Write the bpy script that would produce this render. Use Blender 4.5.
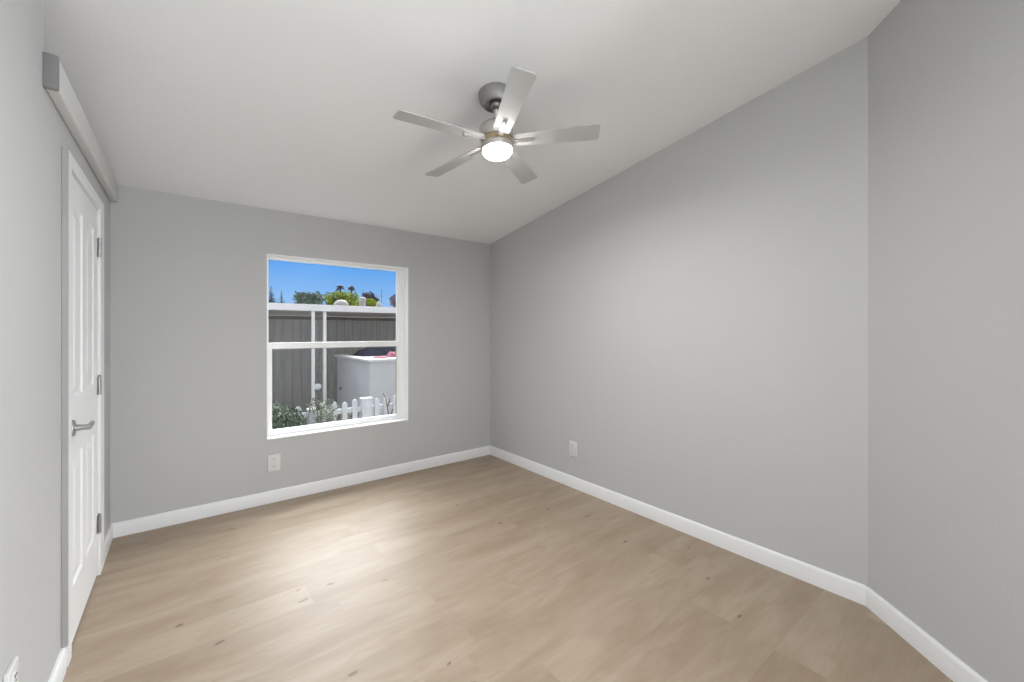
import bpy, bmesh, math, random
from mathutils import Vector, Matrix, noise

scene = bpy.context.scene
for o in list(bpy.data.objects):
    bpy.data.objects.remove(o)
COL = scene.collection
PI = math.pi

# ------------------------------------------------------------------ camera
CAM_H = 1.25
F_PX, HORIZON, YAW = 416.0, 331.8, math.radians(38.13)
cd = bpy.data.cameras.new('camera')
cam = bpy.data.objects.new('camera', cd)
COL.objects.link(cam)
cam.location = (0, 0, CAM_H)
cam.rotation_euler = (PI / 2, 0, -YAW)
cd.sensor_fit = 'HORIZONTAL'
cd.sensor_width = 36.0
cd.lens = F_PX / 1024 * 36.0
cd.shift_y = -(341.0 - HORIZON) / 1024
cd.clip_start = 0.02
cd.clip_end = 500
scene.camera = cam

# ------------------------------------------------------------------ exposure
vs = scene.view_settings
vs.view_transform = 'Standard'
vs.look = 'None'
vs.exposure = 0.0
vs.gamma = 1.0
vs.use_curve_mapping = False

# ------------------------------------------------------------------ sky
W = bpy.data.worlds.new('sky')
scene.world = W
W.use_nodes = True
nt = W.node_tree
nt.nodes.clear()


def nn(tree, typ, **kw):
    n = tree.nodes.new(typ)
    for k, v in kw.items():
        if k == 'inputs':
            for kk, vv in v.items():
                n.inputs[kk].default_value = vv
        else:
            setattr(n, k, v)
    return n


SKY_GLOW = 12.0   # strength of the light added high in the unseen sky
wo = nn(nt, 'ShaderNodeOutputWorld')
wbg = nn(nt, 'ShaderNodeBackground', inputs={'Strength': 1.0})
wtc = nn(nt, 'ShaderNodeTexCoord')
wsep = nn(nt, 'ShaderNodeSeparateXYZ')
nt.links.new(wtc.outputs['Generated'], wsep.inputs[0])
wr = nn(nt, 'ShaderNodeValToRGB')
nt.links.new(wsep.outputs['Z'], wr.inputs['Fac'])
cr = wr.color_ramp
cr.elements[0].position = 0.0
cr.elements[0].color = (0.36, 0.60, 0.95, 1)
cr.elements[1].position = 1.0
cr.elements[1].color = (0.75, 0.85, 1.0, 1)
e = cr.elements.new(0.07)
e.color = (0.29, 0.54, 0.94, 1)
e = cr.elements.new(0.165)
e.color = (0.085, 0.37, 0.92, 1)
e = cr.elements.new(0.24)
e.color = (0.12, 0.38, 0.88, 1)
e = cr.elements.new(0.45)
e.color = (0.85, 0.90, 1.0, 1)
# brightness added high in the unseen sky to send light through the window
wz = nn(nt, 'ShaderNodeMapRange', interpolation_type='SMOOTHSTEP', inputs={'From Min': 0.23, 'From Max': 0.50, 'To Min': 0.0, 'To Max': 1.0})
nt.links.new(wsep.outputs['Z'], wz.inputs['Value'])
wy = nn(nt, 'ShaderNodeMapRange', interpolation_type='SMOOTHSTEP', inputs={'From Min': 0.05, 'From Max': 0.35, 'To Min': 0.0, 'To Max': SKY_GLOW})
nt.links.new(wsep.outputs['Y'], wy.inputs['Value'])
wmr = nn(nt, 'ShaderNodeMath', operation='MULTIPLY')
nt.links.new(wz.outputs['Result'], wmr.inputs[0])
nt.links.new(wy.outputs['Result'], wmr.inputs[1])
wx = nn(nt, 'ShaderNodeMapRange', interpolation_type='SMOOTHSTEP', inputs={'From Min': -0.35, 'From Max': 0.15, 'To Min': 0.26, 'To Max': 1.24})
nt.links.new(wsep.outputs['X'], wx.inputs['Value'])
wmr2 = nn(nt, 'ShaderNodeMath', operation='MULTIPLY')
nt.links.new(wmr.outputs[0], wmr2.inputs[0])
nt.links.new(wx.outputs['Result'], wmr2.inputs[1])
wmr = wmr2
wadd = nn(nt, 'ShaderNodeMix', data_type='RGBA', blend_type='ADD', clamp_result=False, clamp_factor=False)
# unseen sky behind the house, made pale to light the outdoor fronts
wcl = nn(nt, 'ShaderNodeMapRange', interpolation_type='SMOOTHSTEP', inputs={'From Min': 0.45, 'From Max': -0.1, 'To Min': 0.0, 'To Max': 1.0})
nt.links.new(wsep.outputs['Y'], wcl.inputs['Value'])
wmix = nn(nt, 'ShaderNodeMix', data_type='RGBA', blend_type='MIX')
nt.links.new(wcl.outputs['Result'], wmix.inputs[0])
nt.links.new(wr.outputs['Color'], wmix.inputs[6])
wmix.inputs[7].default_value = (0.62, 0.63, 0.65, 1)
nt.links.new(wmix.outputs[2], wadd.inputs[6])
nt.links.new(wmr.outputs[0], wadd.inputs[0])
wadd.inputs[7].default_value = (0.97, 0.985, 1.0, 1)
nt.links.new(wadd.outputs[2], wbg.inputs['Color'])
nt.links.new(wbg.outputs[0], wo.inputs['Surface'])

# sun, soft and weak behind thin cloud
sd = bpy.data.lights.new('sun', 'SUN')
sd.energy = 0.5
sd.angle = math.radians(25)
sd.color = (1.0, 0.96, 0.9)
sun = bpy.data.objects.new('sun', sd)
COL.objects.link(sun)
sun.rotation_euler = Vector((-0.30, 0.55, -0.95)).to_track_quat('-Z', 'Y').to_euler()
sun.location = (3, -6, 9)

# fill lamps added at two made-up openings, side and rear, behind the camera
E_SIDE, E_REAR = 122.0, 67.0
def fill_lamp(name, loc, rz, w, h, energy):
    ad = bpy.data.lights.new(name, 'AREA')
    ad.shape = 'RECTANGLE'
    ad.size, ad.size_y = w, h
    ad.energy = energy
    ad.color = (0.915, 0.967, 1.0)
    al = bpy.data.objects.new(name, ad)
    COL.objects.link(al)
    al.location = loc
    al.rotation_euler = (PI / 2, 0, rz)
fill_lamp('side_fill', (1.545, -1.10, 1.05), PI / 2, 0.95, 1.85, E_SIDE)
fill_lamp('rear_fill', (0.6, -1.715, 1.15), PI, 1.3, 1.7, E_REAR)
LAMP = 19.0       # watts of the fan's round lamp


# ------------------------------------------------------------------ materials
def mat(name, color=(0.8, 0.8, 0.8), rough=0.6, metal=0.0, spec=0.5, bump=0.0, bump_scale=200, vary=0.0, vary_scale=6.0,
        emit=None, emit_s=0.0, stretch=None, detail=3.0):
    m = bpy.data.materials.new(name)
    m.use_nodes = True
    t = m.node_tree
    b = t.nodes['Principled BSDF']
    b.inputs['Base Color'].default_value = (*color, 1)
    b.inputs['Roughness'].default_value = rough
    b.inputs['Metallic'].default_value = metal
    b.inputs['Specular IOR Level'].default_value = spec
    if emit:
        b.inputs['Emission Color'].default_value = (*emit, 1)
        b.inputs['Emission Strength'].default_value = emit_s
    if bump or vary:
        tc = nn(t, 'ShaderNodeTexCoord')
        src = tc.outputs['Object']
        if stretch:
            mp = nn(t, 'ShaderNodeMapping')
            mp.inputs['Scale'].default_value = stretch
            t.links.new(src, mp.inputs[0])
            src = mp.outputs[0]
    if bump:
        nz = nn(t, 'ShaderNodeTexNoise', inputs={'Scale': bump_scale, 'Detail': detail})
        t.links.new(src, nz.inputs['Vector'])
        bp = nn(t, 'ShaderNodeBump', inputs={'Strength': bump, 'Distance': 0.002})
        t.links.new(nz.outputs['Fac'], bp.inputs['Height'])
        t.links.new(bp.outputs[0], b.inputs['Normal'])
    if vary:
        n2 = nn(t, 'ShaderNodeTexNoise', inputs={'Scale': vary_scale, 'Detail': 3.0})
        t.links.new(src, n2.inputs['Vector'])
        mr = nn(t, 'ShaderNodeMapRange', inputs={'From Min': 0.3, 'From Max': 0.7, 'To Min': 1 - vary, 'To Max': 1 + vary})
        t.links.new(n2.outputs['Fac'], mr.inputs['Value'])
        mx = nn(t, 'ShaderNodeMix', data_type='RGBA', blend_type='MULTIPLY', inputs={0: 1.0})
        mx.inputs[6].default_value = (*color, 1)
        t.links.new(mr.outputs['Result'], mx.inputs[7])
        t.links.new(mx.outputs[2], b.inputs['Base Color'])
    return m


def floor_mat():
    m = bpy.data.materials.new('oak_plank_vinyl')
    m.use_nodes = True
    t = m.node_tree
    L = t.links.new
    b = t.nodes['Principled BSDF']
    tc = nn(t, 'ShaderNodeTexCoord')
    sep = nn(t, 'ShaderNodeSeparateXYZ')
    L(tc.outputs['Object'], sep.inputs[0])

    def math_(op, a, c=None):
        n = nn(t, 'ShaderNodeMath', operation=op)
        for i, v in enumerate((a, c)):
            if v is None:
                continue
            if isinstance(v, (int, float)):
                n.inputs[i].default_value = v
            else:
                L(v, n.inputs[i])
        return n.outputs[0]

    PW, PL = 0.178, 1.22
    row_f = math_('DIVIDE', math_('ADD', sep.outputs['Y'], 10.03), PW)
    row = math_('FLOOR', row_f)
    fy = math_('FRACT', row_f)
    wn = nn(t, 'ShaderNodeTexWhiteNoise', noise_dimensions='1D')
    L(row, wn.inputs['W'])
    xs = math_('ADD', math_('DIVIDE', math_('ADD', sep.outputs['X'], 10.0), PL), wn.outputs['Value'])
    colm = math_('FLOOR', xs)
    fx = math_('FRACT', xs)
    cid = nn(t, 'ShaderNodeCombineXYZ')
    L(row, cid.inputs[0])
    L(colm, cid.inputs[1])
    wn2 = nn(t, 'ShaderNodeTexWhiteNoise', noise_dimensions='2D')
    L(cid.outputs[0], wn2.inputs['Vector'])
    # grain coordinates: shifted per plank
    off = nn(t, 'ShaderNodeVectorMath', operation='MULTIPLY_ADD')
    L(wn2.outputs['Color'], off.inputs[0])
    off.inputs[1].default_value = (7, 7, 7)
    L(tc.outputs['Object'], off.inputs[2])

    def grain(scale, detail, dist=0.0, rough=0.6):
        mp = nn(t, 'ShaderNodeMapping')
        mp.inputs['Scale'].default_value = scale
        L(off.outputs[0], mp.inputs[0])
        g = nn(t, 'ShaderNodeTexNoise', inputs={'Scale': 1.0, 'Detail': detail, 'Roughness': rough, 'Distortion': dist})
        L(mp.outputs[0], g.inputs['Vector'])
        return g.outputs['Fac']

    g_cloud = grain((1.5, 5.5, 1), 3.0, 0.5)
    g_streak = grain((4.0, 22.0, 1), 4.0, 0.9)
    g_fine = grain((9.0, 170.0, 1), 3.0, 0.2)
    # base tone per plank and by soft cloud
    base = nn(t, 'ShaderNodeValToRGB')
    base.color_ramp.elements[0].position = 0.36
    base.color_ramp.elements[0].color = (0.285, 0.215, 0.150, 1)
    base.color_ramp.elements[1].position = 0.64
    base.color_ramp.elements[1].color = (0.378, 0.300, 0.224, 1)
    mixv = math_('ADD', math_('MULTIPLY', g_cloud, 0.80), math_('MULTIPLY', g_streak, 0.20))
    mixv = math_('ADD', mixv, math_('MULTIPLY', math_('SUBTRACT', wn2.outputs['Value'], 0.5), 0.055))
    L(mixv, base.inputs['Fac'])
    fine = nn(t, 'ShaderNodeMapRange', inputs={'From Min': 0.3, 'From Max': 0.7, 'To Min': 0.945, 'To Max': 1.04})
    L(g_fine, fine.inputs['Value'])
    m1 = nn(t, 'ShaderNodeMix', data_type='RGBA', blend_type='MULTIPLY', inputs={0: 1.0})
    L(base.outputs['Color'], m1.inputs[6])
    L(fine.outputs['Result'], m1.inputs[7])
    # dark mineral streaks
    ds = nn(t, 'ShaderNodeMapRange', interpolation_type='SMOOTHSTEP', inputs={'From Min': 0.53, 'From Max': 0.68, 'To Min': 0.0, 'To Max': 0.42})
    L(grain((2.6, 11.0, 1), 5.0, 1.4, 0.62), ds.inputs['Value'])
    m2 = nn(t, 'ShaderNodeMix', data_type='RGBA', blend_type='MIX')
    L(ds.outputs['Result'], m2.inputs[0])
    L(m1.outputs[2], m2.inputs[6])
    m2.inputs[7].default_value = (0.30, 0.205, 0.13, 1)
    # knots
    mpk = nn(t, 'ShaderNodeMapping')
    mpk.inputs['Scale'].default_value = (1.9, 3.9, 1)
    L(off.outputs[0], mpk.inputs[0])
    wob = nn(t, 'ShaderNodeTexNoise', inputs={'Scale': 14.0, 'Detail': 2.0})
    L(off.outputs[0], wob.inputs['Vector'])
    wv = nn(t, 'ShaderNodeVectorMath', operation='MULTIPLY_ADD')
    L(wob.outputs['Color'], wv.inputs[0])
    wv.inputs[1].default_value = (0.12, 0.12, 0)
    L(mpk.outputs[0], wv.inputs[2])
    vo = nn(t, 'ShaderNodeTexVoronoi', voronoi_dimensions='2D', inputs={'Scale': 1.0, 'Randomness': 1.0})
    L(wv.outputs[0], vo.inputs['Vector'])
    sepc = nn(t, 'ShaderNodeSeparateColor')
    L(vo.outputs['Color'], sepc.inputs[0])
    has = math_('GREATER_THAN', sepc.outputs[0], 0.45)
    size = math_('MULTIPLY_ADD', sepc.outputs[1], 0.028)
    size.node.inputs[2].default_value = 0.026
    kn = math_('SUBTRACT', 1.0, math_('DIVIDE', vo.outputs['Distance'], size))
    kn = math_('MAXIMUM', kn, 0.0)
    kn = math_('MULTIPLY', math_('MULTIPLY', kn, has), 1.5)
    kn = math_('MINIMUM', kn, 0.75)
    m3 = nn(t, 'ShaderNodeMix', data_type='RGBA', blend_type='MIX')
    L(kn, m3.inputs[0])
    L(m2.outputs[2], m3.inputs[6])
    m3.inputs[7].default_value = (0.13, 0.08, 0.05, 1)
    # seams
    def edge(fr, w):
        a = math_('MINIMUM', fr, math_('SUBTRACT', 1.0, fr))
        n = nn(t, 'ShaderNodeMapRange', inputs={'From Min': 0.0, 'From Max': w, 'To Min': 1.0, 'To Max': 0.0})
        L(a, n.inputs['Value'])
        return n.outputs['Result']
    seam = math_('MAXIMUM', edge(fy, 0.012), edge(fx, 0.0018))
    m4 = nn(t, 'ShaderNodeMix', data_type='RGBA', blend_type='MIX')
    L(math_('MULTIPLY', seam, 0.13), m4.inputs[0])
    L(m3.outputs[2], m4.inputs[6])
    m4.inputs[7].default_value = (0.22, 0.15, 0.10, 1)
    L(m4.outputs[2], b.inputs['Base Color'])
    b.inputs['Roughness'].default_value = 0.48
    b.inputs['Specular IOR Level'].default_value = 0.5
    bp = nn(t, 'ShaderNodeBump', inputs={'Strength': 0.12, 'Distance': 0.001})
    L(math_('SUBTRACT', g_fine, math_('MULTIPLY', seam, 0.3)), bp.inputs['Height'])
    L(bp.outputs[0], b.inputs['Normal'])
    return m


def glass_mat(name, refl=0.06, rough=0.02):
    m = bpy.data.materials.new(name)
    m.use_nodes = True
    t = m.node_tree
    t.nodes.clear()
    o = nn(t, 'ShaderNodeOutputMaterial')
    tr = nn(t, 'ShaderNodeBsdfTransparent')
    tr.inputs[0].default_value = (0.96, 0.97, 0.97, 1)
    gl = nn(t, 'ShaderNodeBsdfGlossy', inputs={'Roughness': rough})
    mx = nn(t, 'ShaderNodeMixShader', inputs={0: refl})
    t.links.new(tr.outputs[0], mx.inputs[1])
    t.links.new(gl.outputs[0], mx.inputs[2])
    t.links.new(mx.outputs[0], o.inputs[0])
    return m


M = {}
M['wall'] = mat('grey_wall_paint', (0.498, 0.500, 0.500), 0.75, bump=0.35, bump_scale=95, spec=0.3)
M['ceiling'] = mat('white_ceiling_paint', (0.82, 0.825, 0.83), 0.8, bump=0.45, bump_scale=70, spec=0.3)
M['trim'] = mat('white_trim_paint', (0.78, 0.785, 0.79), 0.4, bump=0.03, bump_scale=60)
M['ledge'] = mat('ledge_paint', (0.60, 0.60, 0.595), 0.6, bump=0.2, bump_scale=80)
M['casing_shade'] = mat('casing_shade_grey', (0.34, 0.34, 0.338), 0.6, bump=0.2, bump_scale=80)  # shade on the casing's near side, put into the colour
M['cap_grey'] = mat('dark_grey_cap', (0.19, 0.19, 0.188), 0.6, bump=0.2, bump_scale=80)  # end of the ledge edge, darker than its front
M['door'] = mat('white_door_paint', (0.80, 0.805, 0.81), 0.42, bump=0.08, bump_scale=40, stretch=(1, 6, 0.7))
M['floor'] = floor_mat()
M['vinyl'] = mat('white_window_vinyl', (0.86, 0.865, 0.865), 0.35, bump=0.02, bump_scale=50)
M['alum'] = mat('grey_window_channel', (0.33, 0.34, 0.35), 0.4, metal=0.3, bump=0.02)
M['glass'] = glass_mat('window_glass', 0.006, 0.25)
M['plate'] = mat('white_plastic', (0.66, 0.66, 0.655), 0.35, bump=0.01)
M['slot'] = mat('dark_slot', (0.10, 0.10, 0.10), 0.6, bump=0.02)
M['nickel'] = mat('brushed_nickel', (0.56, 0.54, 0.515), 0.38, metal=0.8, bump=0.05, bump_scale=40, stretch=(1, 1, 12))
M['nickel_dark'] = mat('dark_brushed_nickel', (0.27, 0.255, 0.25), 0.40, metal=0.85, bump=0.05, bump_scale=40, stretch=(1, 1, 12))
M['nickel_mid'] = mat('satin_nickel_canopy', (0.33, 0.32, 0.315), 0.45, metal=0.6, bump=0.05, bump_scale=40, stretch=(1, 1, 12))
M['brass'] = mat('warm_nickel_band', (0.55, 0.43, 0.26), 0.35, metal=0.8, bump=0.02)
M['steel'] = mat('satin_steel', (0.42, 0.42, 0.42), 0.36, metal=0.9, bump=0.03)
M['blade'] = mat('silver_blade_finish', (0.47, 0.475, 0.475), 0.42, metal=0.0, bump=0.05, bump_scale=30, stretch=(1, 20, 1))
M['diffuser'] = mat('lit_frosted_diffuser', (0.9, 0.9, 0.88), 0.4, emit=(1.0, 0.98, 0.95), emit_s=60.0, bump=0.01)
M['siding'] = mat('grey_vertical_siding', (0.45, 0.44, 0.43), 0.8, bump=0.3, bump_scale=30, vary=0.10, vary_scale=2.5, stretch=(6, 6, 0.6))
M['awning'] = mat('white_painted_metal', (0.84, 0.85, 0.88), 0.45, vary=0.06, vary_scale=4)
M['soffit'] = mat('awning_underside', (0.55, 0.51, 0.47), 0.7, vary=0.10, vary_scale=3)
M['ledger'] = mat('brown_ledger_board', (0.20, 0.175, 0.155), 0.8, vary=0.2, vary_scale=5)
M['post'] = mat('white_post_enamel', (0.84, 0.85, 0.86), 0.4, vary=0.04)
M['stucco'] = mat('pale_grey_stucco', (0.50, 0.51, 0.53), 0.85, bump=0.5, bump_scale=60, vary=0.05, vary_scale=3)
M['stucco_cap'] = mat('white_cap', (0.56, 0.56, 0.555), 0.6, vary=0.06, vary_scale=8)
M['fence'] = mat('white_fence_paint', (0.49, 0.505, 0.53), 0.6, vary=0.10, vary_scale=12)
M['tarp'] = mat('dark_navy_tarp', (0.025, 0.028, 0.042), 0.95, spec=0.15, bump=0.6, bump_scale=25, vary=0.3, vary_scale=8)
M['pink'] = mat('pink_cloth', (0.36, 0.12, 0.17), 0.85, bump=0.5, bump_scale=40, vary=0.35, vary_scale=14)
M['red'] = mat('red_cloth', (0.34, 0.08, 0.10), 0.85, bump=0.4, bump_scale=40, vary=0.2, vary_scale=10)
M['soil'] = mat('pale_gravel_soil', (0.24, 0.23, 0.22), 0.95, bump=0.8, bump_scale=12, vary=0.3, vary_scale=2)
M['path'] = mat('pale_bounce_strip', (0.62, 0.62, 0.61), 0.9, bump=0.3, bump_scale=40, vary=0.06)  # for the added reflecting strip below the window
M['ext'] = mat('exterior_siding_paint', (0.60, 0.60, 0.58), 0.8, bump=0.2, bump_scale=30)
M['roofmat'] = mat('grey_roof_sheet', (0.42, 0.42, 0.43), 0.7, vary=0.12, vary_scale=2)
M['galv'] = mat('pale_vent_metal', (0.33, 0.325, 0.32), 0.7, vary=0.10, vary_scale=10)
M['wood_pole'] = mat('weathered_pole_wood', (0.22, 0.20, 0.20), 0.9, vary=0.2, vary_scale=3)
M['bark'] = mat('brown_bark', (0.16, 0.12, 0.09), 0.9, vary=0.3, vary_scale=8, bump=0.5, bump_scale=20)


def leaf(name, c, v=0.45, sc=9.0):
    return mat(name, c, 0.65, vary=v, vary_scale=sc, spec=0.3)


M['leaf_bush'] = leaf('dark_bush_leaf', (0.095, 0.135, 0.085))
M['leaf_bush2'] = leaf('grey_green_leaf', (0.18, 0.21, 0.16))
M['leaf_weed'] = leaf('yellow_green_leaf', (0.22, 0.27, 0.07))
M['leaf_dry'] = leaf('dry_brown_leaf', (0.22, 0.17, 0.14))
M['blossom'] = mat('white_blossom', (0.80, 0.80, 0.76), 0.6, vary=0.1)
M['leaf_con'] = leaf('blue_green_needles', (0.10, 0.17, 0.22), 0.3, 2.0)
M['leaf_grey'] = leaf('grey_green_crown', (0.17, 0.23, 0.19), 0.4, 1.2)
M['leaf_yel'] = leaf('bright_green_crown', (0.27, 0.34, 0.045), 0.5, 1.0)
M['leaf_dark'] = leaf('dark_purple_crown', (0.13, 0.125, 0.17), 0.35, 1.2)
M['leaf_palm'] = leaf('palm_fronds', (0.11, 0.16, 0.24), 0.3, 2.0)
M['leaf_plum'] = leaf('plum_crown', (0.25, 0.22, 0.30), 0.4, 2.0)


# ------------------------------------------------------------------ mesh helpers
class MB:
    def __init__(self):
        self.bm = bmesh.new()

    def box(self, x0, x1, y0, y1, z0, z1, bev=0.0, seg=2):
        b = bmesh.new()
        vs_ = [b.verts.new((x, y, z)) for z in (z0, z1) for y in (y0, y1) for x in (x0, x1)]
        for f in ((0, 2, 3, 1), (4, 5, 7, 6), (0, 1, 5, 4), (2, 6, 7, 3), (0, 4, 6, 2), (1, 3, 7, 5)):
            b.faces.new([vs_[i] for i in f])
        if bev:
            bmesh.ops.bevel(b, geom=b.edges[:], offset=bev, segments=seg, affect='EDGES', profile=0.6)
        self._merge(b)
        return self

    def _merge(self, b, mtx=None):
        if mtx is not None:
            bmesh.ops.transform(b, matrix=mtx, verts=b.verts)
        me = bpy.data.meshes.new('tmp')
        b.to_mesh(me)
        b.free()
        self.bm.from_mesh(me)
        bpy.data.meshes.remove(me)

    def prism(self, pts_a, pts_b):
        """closed solid between two equal loops of 3-D points"""
        n = len(pts_a)
        a = [self.bm.verts.new(p) for p in pts_a]
        c = [self.bm.verts.new(p) for p in pts_b]
        self.bm.faces.new(a[::-1])
        self.bm.faces.new(c)
        for i in range(n):
            j = (i + 1) % n
            self.bm.faces.new((a[i], a[j], c[j], c[i]))
        return self

    def lathe(self, prof, seg=48, mtx=None, cap=True):
        b = bmesh.new()
        rings = []
        for (r, z) in prof:
            if r < 1e-6:
                rings.append([b.verts.new((0, 0, z))])
            else:
                rings.append([b.verts.new((r * math.cos(2 * PI * i / seg), r * math.sin(2 * PI * i / seg), z)) for i in range(seg)])
        for A, B_ in zip(rings[:-1], rings[1:]):
            for i in range(seg):
                j = (i + 1) % seg
                if len(A) == 1 and len(B_) == 1:
                    continue
                if len(A) == 1:
                    b.faces.new((A[0], B_[i], B_[j]))
                elif len(B_) == 1:
                    b.faces.new((A[i], A[j], B_[0]))
                else:
                    b.faces.new((A[i], A[j], B_[j], B_[i]))
        if cap:
            for R_ in (rings[0], rings[-1]):
                if len(R_) > 1:
                    b.faces.new(R_)
        bmesh.ops.recalc_face_normals(b, faces=b.faces)
        self._merge(b, mtx)
        return self

    def tube(self, pts, r, seg=10, radii=None):
        pts = [Vector(p) for p in pts]
        b = bmesh.new()
        rings = []
        prev = None
        for i, p in enumerate(pts):
            d = (pts[min(i + 1, len(pts) - 1)] - pts[max(i - 1, 0)]).normalized()
            if prev is None:
                u = d.orthogonal().normalized()
            else:
                u = (prev - d * prev.dot(d)).normalized()
            prev = u
            v = d.cross(u)
            rr = radii[i] if radii else r
            rings.append([b.verts.new(p + (u * math.cos(2 * PI * k / seg) + v * math.sin(2 * PI * k / seg)) * rr) for k in range(seg)])
        for A, B_ in zip(rings[:-1], rings[1:]):
            for k in range(seg):
                b.faces.new((A[k], A[(k + 1) % seg], B_[(k + 1) % seg], B_[k]))
        b.faces.new(rings[0][::-1])
        b.faces.new(rings[-1])
        bmesh.ops.recalc_face_normals(b, faces=b.faces)
        self._merge(b)
        return self

    def build(self, name, material, parent=None, smooth=None, recalc=True, matrix=None):
        if recalc:
            bmesh.ops.recalc_face_normals(self.bm, faces=self.bm.faces)
        me = bpy.data.meshes.new(name)
        self.bm.to_mesh(me)
        self.bm.free()
        me.materials.append(material)
        if smooth is not None:
            me.shade_smooth()
            me.set_sharp_from_angle(angle=math.radians(smooth))
        o = bpy.data.objects.new(name, me)
        COL.objects.link(o)
        if parent is not None:
            o.parent = parent
            # parents are unrotated, unscaled: coordinates were given in world space
            me.transform(Matrix.Translation(-world_loc(parent)))
        if matrix is not None:
            o.matrix_local = matrix
        return o


def world_loc(o):
    v = Vector(o.location)
    while o.parent:
        o = o.parent
        v += Vector(o.location)
    return v


def tag(o, label=None, cat=None, group=None, kind=None):
    for k, v in (('label', label), ('category', cat), ('group', group), ('kind', kind)):
        if v:
            o[k] = v
    return o


def empty(name, loc):
    o = bpy.data.objects.new(name, None)
    o.empty_display_size = 0.1
    o.location = loc
    COL.objects.link(o)
    return o


# ------------------------------------------------------------------ room dimensions (metres)
XL, XR = -0.359, 2.453
YB, YR = 3.486, -1.70
Y_OUT = 3.626
SL = 0.1522
H0 = 2.146
def zc(y):
    return H0 + (YB - y) * SL


CX, CY = 2.453, 0.491              # foot of the corner where the angled wall starts
DX, DY = -0.683, -0.7305           # its direction
LEN3 = 1.35
EX, EY = CX + DX * LEN3, CY + DY * LEN3

# floor
b = MB()
b.box(-1.35, XR + 0.15, YR - 0.14, Y_OUT, -0.12, 0.0)
tag(b.build('floor', M['floor']), kind='structure')

# ceiling: one sloped slab rising towards the camera
b = MB()
y0, y1 = YR - 0.14, Y_OUT
for_x = (-1.35, XR + 0.14)
pa = [(for_x[0], y0, zc(y0)), (for_x[0], y1, zc(y1)), (for_x[0], y1, zc(y1) + 0.16), (for_x[0], y0, zc(y0) + 0.16)]
pb = [(for_x[1], p[1], p[2]) for p in pa]
b.prism(pa, pb)
tag(b.build('ceiling', M['ceiling']), kind='structure')

# back wall with window opening
WX0, WX1, WZ0, WZ1 = 0.466, 1.562, 0.461, 1.820
b = MB()
zt = zc(Y_OUT) - 0.0
b.box(-1.35, WX0, YB, Y_OUT, 0, zt)
b.box(WX1, XR + 0.14, YB, Y_OUT, 0, zt)
b.box(WX0, WX1, YB, Y_OUT, 0, WZ0)
b.box(WX0, WX1, YB, Y_OUT, WZ1, zt)
pa = [(-1.35, YB, zt), (-1.35, Y_OUT, zt), (-1.35, YB, zc(YB))]
b.prism(pa, [(XR + 0.14, p[1], p[2]) for p in pa])
tag(b.build('wall_back', M['wall']), kind='structure')


def slab_wall(name, x0, x1, ya, yb, z0=0.0, material=None):
    b = MB()
    pa = [(x0, ya, z0), (x0, yb, z0), (x0, yb, zc(yb)), (x0, ya, zc(ya))]
    b.prism(pa, [(x1, p[1], p[2]) for p in pa])
    return tag(b.build(name, material or M['wall']), kind='structure')


slab_wall('wall_right', XR, XR + 0.12, CY - 0.05, YB)
# angled wall
b = MB()
ox, oy = 0.7305 * 0.12, -0.683 * 0.12
pl = [(CX, CY), (EX, EY), (EX + ox, EY + oy), (CX + ox, CY + oy)]
b.prism([(x, y, 0) for x, y in pl], [(x, y, zc(y)) for x, y in pl])
tag(b.build('wall_angled', M['wall']), kind='structure')
HY0, HY1 = -1.60, -0.60  # opening added in the unseen wall for the side fill lamp
b = MB()
for (ya, yb, z0, z1) in ((YR, HY0, 0, None), (HY1, EY + 0.02, 0, None), (HY0, HY1, 0, 0.06), (HY0, HY1, 2.04, None)):
    pa = [(EX, ya, z0), (EX, yb, z0), (EX, yb, zc(yb) if z1 is None else z1), (EX, ya, zc(ya) if z1 is None else z1)]
    b.prism(pa, [(EX + 0.12, p[1], p[2]) for p in pa])
tag(b.build('wall_entry', M['wall']), kind='structure')
b = MB()
for a in ((HY0, HY0 + 0.05, 0.06, 2.04), (HY1 - 0.05, HY1, 0.06, 2.04), (HY0 + 0.05, HY1 - 0.05, 0.06, 0.14), (HY0 + 0.05, HY1 - 0.05, 1.98, 2.04)):
    b.box(EX + 0.05, EX + 0.10, a[0], a[1], a[2], a[3], bev=0.004)
w3 = tag(b.build('added_side_glazing', M['vinyl']), kind='structure')  # glazed frame added to go with the side fill lamp
b = MB()
b.box(EX + 0.074, EX + 0.080, HY0 + 0.05, HY1 - 0.05, 0.14, 1.98)
b.build('pane', M['glass'], w3)

# near left wall, full height up to where the shelf over the door starts
YS = 1.985
slab_wall('wall_left', XL - 0.12, XL, YR, YS)
# left wall under the shelf, with the door opening
DY0, DY1, DZ1 = 2.298, 2.990, 1.880
b = MB()
b.box(XL - 0.12, XL, YS, DY0, 0, 2.05)
b.box(XL - 0.12, XL, DY1, YB, 0, 2.05)
b.box(XL - 0.12, XL, DY0, DY1, DZ1, 2.05)
tag(b.build('wall_closet', M['wall']), kind='structure')
slab_wall('wall_shelf_far', -1.33, -1.23, YS - 0.1, YB, 2.05)
b = MB()
pa = [(-1.23, YS - 0.12, 2.05), (XL - 0.12, YS - 0.12, 2.05), (XL - 0.12, YS - 0.12, zc(YS)), (-1.23, YS - 0.12, zc(YS))]
b.prism(pa, [(p[0], YS, p[2]) for p in pa])
tag(b.build('wall_shelf_near', M['wall']), kind='structure')
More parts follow.
